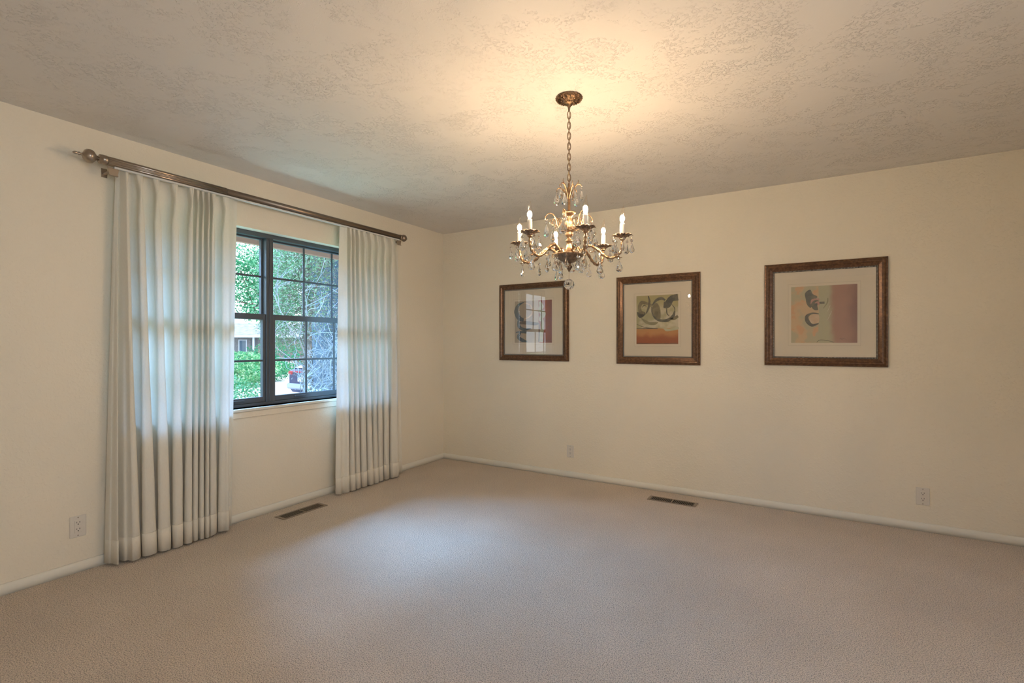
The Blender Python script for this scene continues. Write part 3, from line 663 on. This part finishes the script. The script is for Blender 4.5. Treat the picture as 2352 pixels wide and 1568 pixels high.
# arms
for k in range(6):
    az = -129.5 + 60*k; d = adir(az); q = Vector((-d.y, d.x, 0))
    P3 = lambda r, z, t=0: (d.x*r+q.x*t, d.y*r+q.y*t, z)
    m = MB()
    path = spline([P3(.050, 1.668), P3(.068, 1.692), P3(.100, 1.711), P3(.135, 1.693), P3(.170, 1.660), P3(.205, 1.646), P3(.238, 1.660), P3(.252, 1.690), P3(.255, 1.722)], 6)
    m.tube(path, [.0062+.0016*sin(i*1.7)+.0015*(1-i/len(path)) for i in range(len(path))], 8)
    def scroll(r0, z0, rad, turns, start, sgn, w=.0035):
        pp = []
        for i in range(22):
            u = i/21; a = start + sgn*turns*2*pi*u; rr = rad*(1-.75*u); pp.append(P3(r0+rr*cos(a), z0+rr*sin(a)))
        m.tube(pp, [w*(1-.5*i/21) for i in range(22)], 6)
    scroll(.108, 1.690, .020, .9, 1.9, -1); scroll(.222, 1.655, .013, .8, -1.2, 1); scroll(.075, 1.672, .014, .9, 2.6, -1)
    m.lathe([(.004, 1.722), (.010, 1.726), (.013, 1.731), (.009, 1.735)], (d.x*.255, d.y*.255, 0), 12)
    for (r_, z_, s_) in ((.150, 1.676, 1), (.185, 1.652, 1), (.235, 1.652, 1)):   # acanthus spurs
        m.tube([P3(r_, z_), P3(r_+.010, z_-.008), P3(r_+.020, z_-.006)], [.005, .0035, .0008], 6)
    arm = chl(m, 'arm', BRASS)
    c = d*.255
    # drip pan of pointed leaves
    dp = MB(); n = 8
    for i in range(n):
        a = 2*pi*i/n + .3*k; u = Vector((cos(a), sin(a), 0)); v = Vector((-u.y, u.x, 0)); L_ = .046; cols = 5; rowsN = 6; vs = []
        for r_ in range(rowsN):
            t = r_/(rowsN-1); wd = .0115*sin(pi*min(.98, .18+.80*t))**.8*(1 if t < .95 else .2); zz = 1.731 + .024*t**1.1 - .010*max(0, t-.75)/.25
            for s_ in range(cols):
                w_ = (s_/(cols-1)-.5)*2; p = c + u*(.004+L_*t) + v*(wd*w_); vs.append((p.x, p.y, zz + .007*w_*w_*sin(pi*t)))
        dp.add(vs, [(r_*cols+s_, r_*cols+s_+1, (r_+1)*cols+s_+1, (r_+1)*cols+s_) for r_ in range(rowsN-1) for s_ in range(cols-1)], 0, True)
    dp.lathe([(.003, 1.729), (.014, 1.732), (.017, 1.737), (.016, 1.742), (.012, 1.744)], (c.x, c.y, 0), 16)
    o = dp.build('drip_pan', DARKBR, arm); s = o.modifiers.new('t', 'SOLIDIFY'); s.thickness = .0012
    MB().lathe([(.0112, 1.7405), (.0112, 1.798), (.0108, 1.8035), (.009, 1.8045)], (c.x, c.y, 0), 20).build('candle_sleeve', IVORY, arm)
    # flame-tip bulb
    bm_ = MB(); vs = []; fl = [(.0070, 1.8035), (.0085, 1.809), (.0120, 1.819), (.0138, 1.830), (.0132, 1.842), (.0105, 1.855), (.0072, 1.866), (.0045, 1.875), (.0022, 1.884), (.0005, 1.890)]; n = 16; tip = adir(az*.3+70)
    for (r_, z_) in fl:
        sft = .007*max(0, (z_-1.852)/.038)**1.5
        for i in range(n): a = 2*pi*i/n; vs.append((c.x+r_*cos(a)+tip.x*sft, c.y+r_*sin(a)+tip.y*sft, z_))
    bm_.add(vs, [(kk*n+i, kk*n+(i+1) % n, (kk+1)*n+(i+1) % n, (kk+1)*n+i) for kk in range(len(fl)-1) for i in range(n)], 0, True)
    bulb = bm_.build('bulb', BGLASS, arm)
    fb = MB(); fb.sphere((c.x, c.y, 1.8275), .0108, 10, 8, sc=(1, 1, 1.45)); tag(fb.build('filament', FILAMENT, arm), 'glowing warm filament')
    for i in range(5):
        a = 2*pi*(i+.5)/5 + .5*k; rr = .043
        pendant((c.x+rr*cos(a), c.y+rr*sin(a), 1.738), 's', .012 + .004*(i % 2))
    pendant(P3(.240, 1.660), 'm', .018)
    pendant(P3(.150, 1.668, .003), 's' if k % 2 else 'm', .030)
for i in range(8):
    a = 2*pi*i/8 + .25; pendant((.071*cos(a), .071*sin(a), 1.672), 'm', .010 + .008*(i % 2))
# middle tier of curled brass scrolls
for k in range(6):
    az = -99.5+60*k; d = adir(az); q = Vector((-d.y, d.x, 0)); m = MB()
    P3 = lambda r, z, t=0: (d.x*r+q.x*t, d.y*r+q.y*t, z)
    p = spline([P3(.020, 1.792), P3(.042, 1.796), P3(.058, 1.815), P3(.065, 1.845), P3(.082, 1.868), P3(.104, 1.868), P3(.118, 1.850), P3(.114, 1.838), P3(.106, 1.842)], 5)
    m.tube(p, [.0042-.0022*i/len(p)+.0006*sin(i*2) for i in range(len(p))], 6)
    p = spline([P3(.050, 1.803), P3(.060, 1.826), P3(.052, 1.846), P3(.040, 1.842), P3(.042, 1.830)], 5)
    m.tube(p, [.003-.0015*i/len(p) for i in range(len(p))], 6)
    p = spline([P3(.060, 1.822), P3(.080, 1.840), P3(.094, 1.834), P3(.094, 1.820)], 5); m.tube(p, .0022, 6)
    sc_ = chl(m, 'scroll_branch', BRASS)
    pendant(P3(.113, 1.840), 'l', .012, rz=math.atan2(q.y, q.x)+random.uniform(-.5, .5))
# crown of small leaf branches
for k in range(6):
    az = -75+60*k; d = adir(az); m = MB(); up = .012*(k % 2)
    P3 = lambda r, z: (d.x*r, d.y*r, z)
    p = spline([P3(.006, 1.945), P3(.016, 1.972), P3(.034, 1.995+up), P3(.052, 2.000+up), P3(.062, 1.990+up)], 5)
    m.tube(p, [.0045-.0034*abs(i/len(p)-.4)/.6 for i in range(len(p))], 6)
    p = spline([P3(.034, 1.995+up), P3(.046, 2.012+up), P3(.044, 2.022+up)], 4); m.tube(p, [.003-.002*i/len(p) for i in range(len(p))], 6)
    chl(m, 'crown_branch', BRASS)
    pendant(P3(.060, 1.992+up), 'm', .008)

# ------------------------------------------------------------------ outside
GZ = -.6
GRASS = mat('lawn', (.10, .20, .05), .9, noisecol=(3, (.2, .3, .09), .3, .7)); CONC = mat('pale_concrete', (.62, .60, .56), .85, noisecol=(4, (.52, .50, .47), .3, .7))
struct('ground', MB().box((-160, -80, GZ-.2), (-.2, 120, GZ)), GRASS, 'lawn around the houses')
m = MB(); Y = [(-.3, 2.8)]
m.add([(-9, 4.0, GZ+.01), (-9.5, 12.2, GZ+.01), (-22, 22, GZ+.01), (-46, 38, GZ+.01), (-58, 26, GZ+.01), (-24, 11, GZ+.01), (-14, 4.6, GZ+.01), (-12, 2.5, GZ+.01)], [tuple(range(8))])
struct('driveway', m, CONC, 'pale concrete driveway beyond the hedge')
# our own eave and wing
SOFF = mat('white_soffit', (.55, .53, .50), .8); FASC = mat('redwood_fascia', (.46, .21, .15), .7)
m = MB().box((-.98, -6, 2.30), (-.2, 8, 2.40)); struct('trim_3', m, SOFF, 'white soffit of the eave above the window')
struct('trim_4', MB().box((-1.03, -6, 2.165), (-.98, 8, 2.44)), FASC, 'reddish brown fascia board of the eave')
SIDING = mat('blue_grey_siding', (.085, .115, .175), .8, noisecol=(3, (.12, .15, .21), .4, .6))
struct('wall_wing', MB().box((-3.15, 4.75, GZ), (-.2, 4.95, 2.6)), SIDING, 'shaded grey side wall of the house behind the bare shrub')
struct('roof_slab', MB().box((-.25, YF-.3, H+.2), (XR+.3, YB+.35, H+.3)), SOFF, 'unseen roof slab above the ceiling that keeps the sun out')  # unseen slab put over the room to block the sun

def leaves_into(m, centre, rad, n, size, rnd, shell=.55, mi=2, squash=1.0, asp=.5):
    for _ in range(n):
        v = Vector((rnd.gauss(0, 1), rnd.gauss(0, 1), rnd.gauss(0, 1))).normalized()
        rr = shell + (1-shell)*rnd.random()**.5
        nz = 1 + .35*noise.noise(Vector(centre)*.7 + v*2.1)
        p = Vector(centre) + Vector((v.x*rad[0], v.y*rad[1], v.z*rad[2]))*rr*nz
        a = Vector((rnd.gauss(0, 1), rnd.gauss(0, 1), rnd.gauss(0, .7))).normalized(); b = a.cross(v+Vector((.01, .02, .03))); b = b.normalized() if b.length > 1e-4 else a.orthogonal().normalized()
        s = size*rnd.uniform(.6, 1.25); nrm = a.cross(b)*s*.18
        m.add([p-a*s*.5, p+b*s*asp*.5+nrm, p+a*s*.5, p-b*s*asp*.5+nrm], [(0, 1, 2, 3)], mi if rnd.random() < .6 else mi+1)
def leafmat(name, c, t=.35):
    m = bpy.data.materials.new(name); m.use_nodes = True; n = m.node_tree; n.nodes.clear(); o = n.nodes.new('ShaderNodeOutputMaterial'); d = n.nodes.new('ShaderNodeBsdfDiffuse'); x = n.nodes.new('ShaderNodeBsdfTranslucent'); k = n.nodes.new('ShaderNodeMixShader')
    d.inputs[0].default_value = (*c, 1); x.inputs[0].default_value = (c[0]*1.2, c[1]*1.3, c[2], 1); k.inputs[0].default_value = t
    n.links.new(d.outputs[0], k.inputs[1]); n.links.new(x.outputs[0], k.inputs[2]); n.links.new(k.outputs[0], o.inputs[0]); return m
BARK = mat('bark', (.20, .15, .12), .9, noisecol=(12, (.12, .09, .075), .4, .7), bump=(30, .6, .02))
G1, G2 = leafmat('leaf_green', (.06, .27, .15)), leafmat('leaf_bright', (.22, .50, .32))
J1, J2 = leafmat('juniper_green', (.22, .33, .19)), leafmat('juniper_brown', (.30, .25, .22))
H1, H2 = leafmat('hedge_green', (.10, .36, .18)), leafmat('hedge_light', (.34, .55, .34))
def plant(name, loc, label, cat, blobs, n, size, mats, trunk=None, seed=1, asp=.5, shell=.5, group=None):
    rnd = random.Random(seed); e = empty(name, loc, label, cat, group); f = MB()
    tot = sum(b[3]*b[4]*b[5] for b in blobs)**1.0
    for b in blobs: leaves_into(f, b[:3], b[3:6], int(n*(b[3]*b[4]*b[5])/tot)+20, size, rnd, shell, 0, 1, asp)
    f.build('foliage', mats, e)
    if trunk:
        t = MB(); hgt, r = trunk; t.tube(spline([(0, 0, 0), (.03, .01, hgt*.35), (-.02, .02, hgt*.7), (0, 0, hgt)], 5), [r*(1-.6*i/15) for i in range(16)], 8)
        for i in range(7):
            b = blobs[i % len(blobs)]; z0 = hgt*(.60+.05*i); t.tube(spline([(0, 0, z0), (b[0]*.5, b[1]*.5, z0+.4*(b[2]-z0)), (b[0], b[1], b[2])], 4), [r*.4*(1-.8*j/8) for j in range(9)], 6)
        t.build('trunk', BARK, e)
    return e
def at(px, dist): p = CAM + (FW + RT*((px-1176)/1130))*dist; return (p.x, p.y, GZ)
# leafy trees over the lawn
plant('leafy_tree', at(618, 17), 'bright green leafy tree seen through the left window sash', 'tree',
      [(-.2, -.9, 4.3, 1.0, 1.3, .9), (-.1, -.35, 3.3, .9, .75, .7), (.1, .3, 4.6, 1.0, 1.0, .9), (.0, -.25, 2.75, .4, .45, .35), (.2, .4, 3.3, .8, .7, .7), (-.2, -1.3, 3.35, .4, .3, .3)], 6000, .12, [G1, G2], (3.6, .12), 11, shell=.3)
plant('leafy_tree', at(617, 29), 'tall green tree behind the mullion of the window', 'tree',
      [(0, .3, 4.5, 1.8, 1.4, 2.0), (.5, .5, 6.5, 1.6, 1.8, 1.6)], 4500, .17, [G1, G2], (4.2, .15), 12, shell=.3)
# evergreen against the wing wall
c = at(703, 6.7)
plant('juniper_tree', c, 'shaggy brown-green juniper beside the grey side wall', 'tree',
      [(.28, .05, 3.15, .34, .30, .55), (.25, .03, 2.4, .26, .24, .5), (-.12, -.10, 2.25, .34, .34, .62), (-.14, -.08, 2.9, .46, .38, .7), (-.10, -.05, 3.6, .52, .40, .6), (-.30, -.22, 2.5, .30, .28, .7), (-.32, -.20, 3.3, .34, .30, .6), (.1, .0, 3.1, .35, .3, .7), (-.34, -.22, 2.05, .26, .24, .42)], 26000, .048, [J1, J2], (3.4, .09), 21, asp=.22, shell=.25)
# bare shrub: pale crooked branches in front of the wing wall
rnd = random.Random(5); c = at(752, 5.9); e = empty('bare_shrub', c, 'leafless shrub with pale crooked branches in front of the grey wall', 'shrub'); m = MB(); lf = MB()
def grow(p, d, L_, r, depth):
    pts = [p]
    for i in range(4):
        d = (d+Vector((rnd.gauss(0, .22), rnd.gauss(0, .22), rnd.gauss(0, .16)))).normalized()
        if abs(pts[-1].x+d.x*.3) > .62: d.x *= -.6
        if abs(pts[-1].y+d.y*.2) > .46: d.y *= -.6
        pts.append(pts[-1]+d*L_/4)
    m.tube(pts, [r*(1-.5*i/4) for i in range(5)], 5, cap=False)
    if depth < 4:
        for _ in range(3 if depth < 3 else 2): grow(pts[rnd.choice((2, 3, 4))], (d+Vector((rnd.gauss(0, .6), rnd.gauss(0, .6), rnd.gauss(.1, .45)))).normalized(), L_*.68, r*.55, depth+1)
    elif rnd.random() < .8:
        for _ in range(3):
            q = pts[-1]+Vector((rnd.gauss(0, .04), rnd.gauss(0, .04), rnd.gauss(0, .04))); a = Vector((rnd.gauss(0, 1), rnd.gauss(0, 1), rnd.gauss(0, 1))).normalized()*.009; b = a.orthogonal()*.5; lf.add([q-a, q+b, q+a, q-b], [(0, 1, 2, 3)])
for _ in range(6): grow(Vector((rnd.uniform(-.3, .3), rnd.uniform(-.3, .3), 0)), Vector((rnd.gauss(0, .35), rnd.gauss(0, .35), 1)).normalized(), 1.35, .026, 0)
m.build('branches', mat('pale_branch', (.26, .255, .27), .8), e); lf.build('foliage', leafmat('sparse_leaf', (.25, .24, .24)), e)
# hedges and bushes
def bush(px, dist, rad, label, n, size, seed, mats=(H1, H2), name='rounded_bush', asp=.5):
    c = at(px, dist); return plant(name, c, label, 'bush', [(0, 0, rad[2]*.92, rad[0], rad[1], rad[2])], n, size, list(mats), (rad[2]*.9, .05), seed, asp, .72)
bush(545, 21, (1.5, 1.5, .78), 'large rounded green bush on the far side of the driveway', 5000, .13, 31)
bush(607, 24, (1.2, 1.2, .62), 'smaller dark green bush behind the far rounded bush', 3000, .12, 32, (G1, H1))
bush(508, 6.9, (.85, .60, .72), 'clipped pale green hedge just outside the left window sash', 9000, .045, 33, (H1, H2), 'clipped_hedge')
bush(732, 5.0, (.28, .28, .70), 'low shrub with small pale leaves under the bare branches', 2600, .035, 34, (leafmat('dusty_leaf', (.16, .22, .16)), leafmat('pale_bloom', (.6, .58, .52))), 'flowering_shrub')
bush(665, 34, (3.0, 3.0, 1.0), 'distant green hedge above the parked car', 3000, .22, 35, (G1, J2))
# trees the pictures' glass reflects
plant('leafy_tree', (-7.5, -7.0, GZ), 'broad green tree on the lawn, left of the view through the window', 'tree',
      [(0, 0, 3.4, 1.9, 1.9, 1.3), (-.8, .8, 2.6, 1.0, 1.0, .9), (.9, -.6, 4.4, 1.1, 1.1, .9)], 5000, .16, [G1, G2], (3.2, .16), 14, shell=.3)
plant('leafy_tree', (-15, -2.0, GZ), 'small green tree far out on the lawn, left of the view', 'tree',
      [(0, 0, 3.0, 1.6, 1.6, 1.2), (.5, .5, 4.2, 1.0, 1.0, .8)], 3000, .18, [G1, G2], (3.0, .14), 15, shell=.3)

# far house across the street
hc = at(566, 55); he = empty('house', hc, 'pale single-storey house with a porch across the driveway', 'house', None, YAW+.12)
# local: X right along the view, Y away
HW = mat('pale_brick', (.26, .255, .26), .85, noisecol=(8, (.20, .20, .21), .4, .6)); HR = mat('pale_shingle', (.34, .34, .36), .85, noisecol=(2, (.22, .22, .25), .3, .7)); HT = mat('white_trim_outside', (.62, .66, .72), .6); HG = mat('dark_window', (.10, .16, .22), .1)
MB().box((-9, .8, 0), (9, 8, 2.75)).build('wall', HW, he)
r_ = MB(); r_.add([(-10, -.9, 2.72), (10, -.9, 2.72), (10, 9.5, 2.72), (-10, 9.5, 2.72), (-6, 4.2, 4.35), (6.5, 4.2, 4.35)], [(0, 1, 5, 4), (1, 2, 5), (2, 3, 4, 5), (3, 0, 4), (3, 2, 1, 0)]); r_.build('roof', HR, he)
MB().box((-10.02, -1.0, 2.58), (10.02, -.88, 2.80)).build('gutter', HT, he)
for x in (-1.35, .95, 3.2): MB().box((x-.09, -.6, 0), (x+.09, -.42, 2.6), 0, .01).build('porch_post', HT, he)
d_ = MB().box((-1.05, .72, 0), (-.35, .82, 2.25), 0, .01).build('door', HG, he); MB().box((-1.15, .74, 0), (-.25, .79, 2.35)).build('door_frame', HT, he)
for (x0, x1, z0, z1) in ((1.9, 3.0, .9, 2.2), (-4.2, -2.6, .9, 2.2)):
    f_ = MB().box((x0-.08, .74, z0-.08), (x1+.08, .80, z1+.08)).build('window', HT, he); MB().box((x0, .72, z0), (x1, .75, z1)).build('pane', HG, f_)
s_ = MB().box((.15, .70, .0), (.85, .81, 2.4)).build('shutter_panel', mat('grey_panel', (.13, .14, .155), .8), he)

# parked car, seen from the back
cp = at(697, 15.3); ce = empty('car', cp, 'dark blue car with red tail lights parked on the driveway', 'car', None, YAW-.62)
NAVY = mat('navy_car_paint', (.05, .055, .16), .25, .3, spec=.6); CGL = mat('car_glass_glare', (.55, .62, .70), .08, .0, spec=.8); RED = mat('tail_light_red', (.5, .02, .04), .2); TYRE = mat('tyre_rubber', (.02, .02, .022), .8); CHR = mat('alloy', (.6, .6, .62), .25, .9); PLW = mat('plate_white', (.85, .85, .83), .5)  # car glass base colour is pale to carry the reflected sky glare
# body: sections along Y (length, rear at 0), symmetric in X
secs = [(0.00, .80, .42, .98, .80, 1.00), (.12, .88, .30, 1.02, .84, 1.05), (.45, .905, .26, 1.04, .86, 1.10), (1.2, .915, .24, 1.02, .86, 1.08), (2.6, .915, .24, .98, .86, 1.02), (3.6, .90, .24, .92, .82, .97), (4.3, .86, .28, .80, .76, .84), (4.55, .72, .40, .66, .6, .70)]
b = MB(); ring = []
for (y, w_, zb, zs, wt, zt) in secs:
    ring.append([(-w_*.93, y, zb), (-w_, y, zb+.18), (-w_, y, (zb+zs)/2+.08), (-w_*.985, y, zs-.02), (-wt*.97, y, zt-.02), (-wt*.6, y, zt), (wt*.6, y, zt), (wt*.97, y, zt-.02), (w_*.985, y, zs-.02), (w_, y, (zb+zs)/2+.08), (w_, y, zb+.18), (w_*.93, y, zb)])
n = 12; vs = [p for r in ring for p in r]
fs = [(i*n+j, i*n+(j+1) % n, (i+1)*n+(j+1) % n, (i+1)*n+j) for i in range(len(ring)-1) for j in range(n)] + [tuple(range(n)), tuple((len(ring)-1)*n+j for j in range(n-1, -1, -1))]
b.add(vs, fs, 0, False); bo = b.build('body', NAVY, ce)
g = MB(); cab = [(.14, .76, 1.08, .72), (1.05, .70, 1.44, .58), (1.9, .70, 1.50, .57), (2.55, .72, 1.42, .58), (3.25, .78, 1.0, .74)]
gv = []
for (y, w_, zt, wt) in cab: gv += [(-.80, y, .98), (-wt, y, zt), (wt, y, zt), (.80, y, .98)]
g.add(gv, [(i*4+j, i*4+(j+1) % 4, (i+1)*4+(j+1) % 4, (i+1)*4+j) for i in range(4) for j in range(4)]); g.build('cabin_glass', CGL, ce)
MB().box((-.55, 1.05, 1.445), (.55, 2.5, 1.52), 0, .02).build('roof_panel', NAVY, ce)
MB().box((-.78, -.045, .945), (.78, .06, .985), 0, .012).build('tail_light_bar', RED, ce)
for s_ in (-1, 1): MB().box((s_*.84, -.02, .87), (s_*.62, .08, .965), 0, .02).build('tail_light', RED, ce)
MB().box((-.84, -.09, .42), (.84, .10, .60), 0, .045).build('bumper', mat('bumper_silver', (.45, .50, .60), .3, .3), ce)
MB().box((-.24, -.055, .67), (.24, -.02, .80), 0, .006).build('licence_plate', PLW, ce)
MB().lathe([(.05, -.05), (.05, -.02)], (0, 0, .85), 16, 'Y').build('badge', CHR, ce)
for (x, y) in ((-.84, .85), (.84, .85), (-.84, 3.55), (.84, 3.55)):
    wv = MB(); wv.lathe([(.20, -.10), (.30, -.11), (.32, -.08), (.32, .08), (.30, .11), (.20, .10)], (x, y, .32), 28, 'X'); wo_ = wv.build('wheel', TYRE, ce)
    MB().lathe([(.02, -.112), (.19, -.108), (.19, .108), (.02, .112)], (x, y, .32), 16, 'X').build('rim', CHR, wo_)
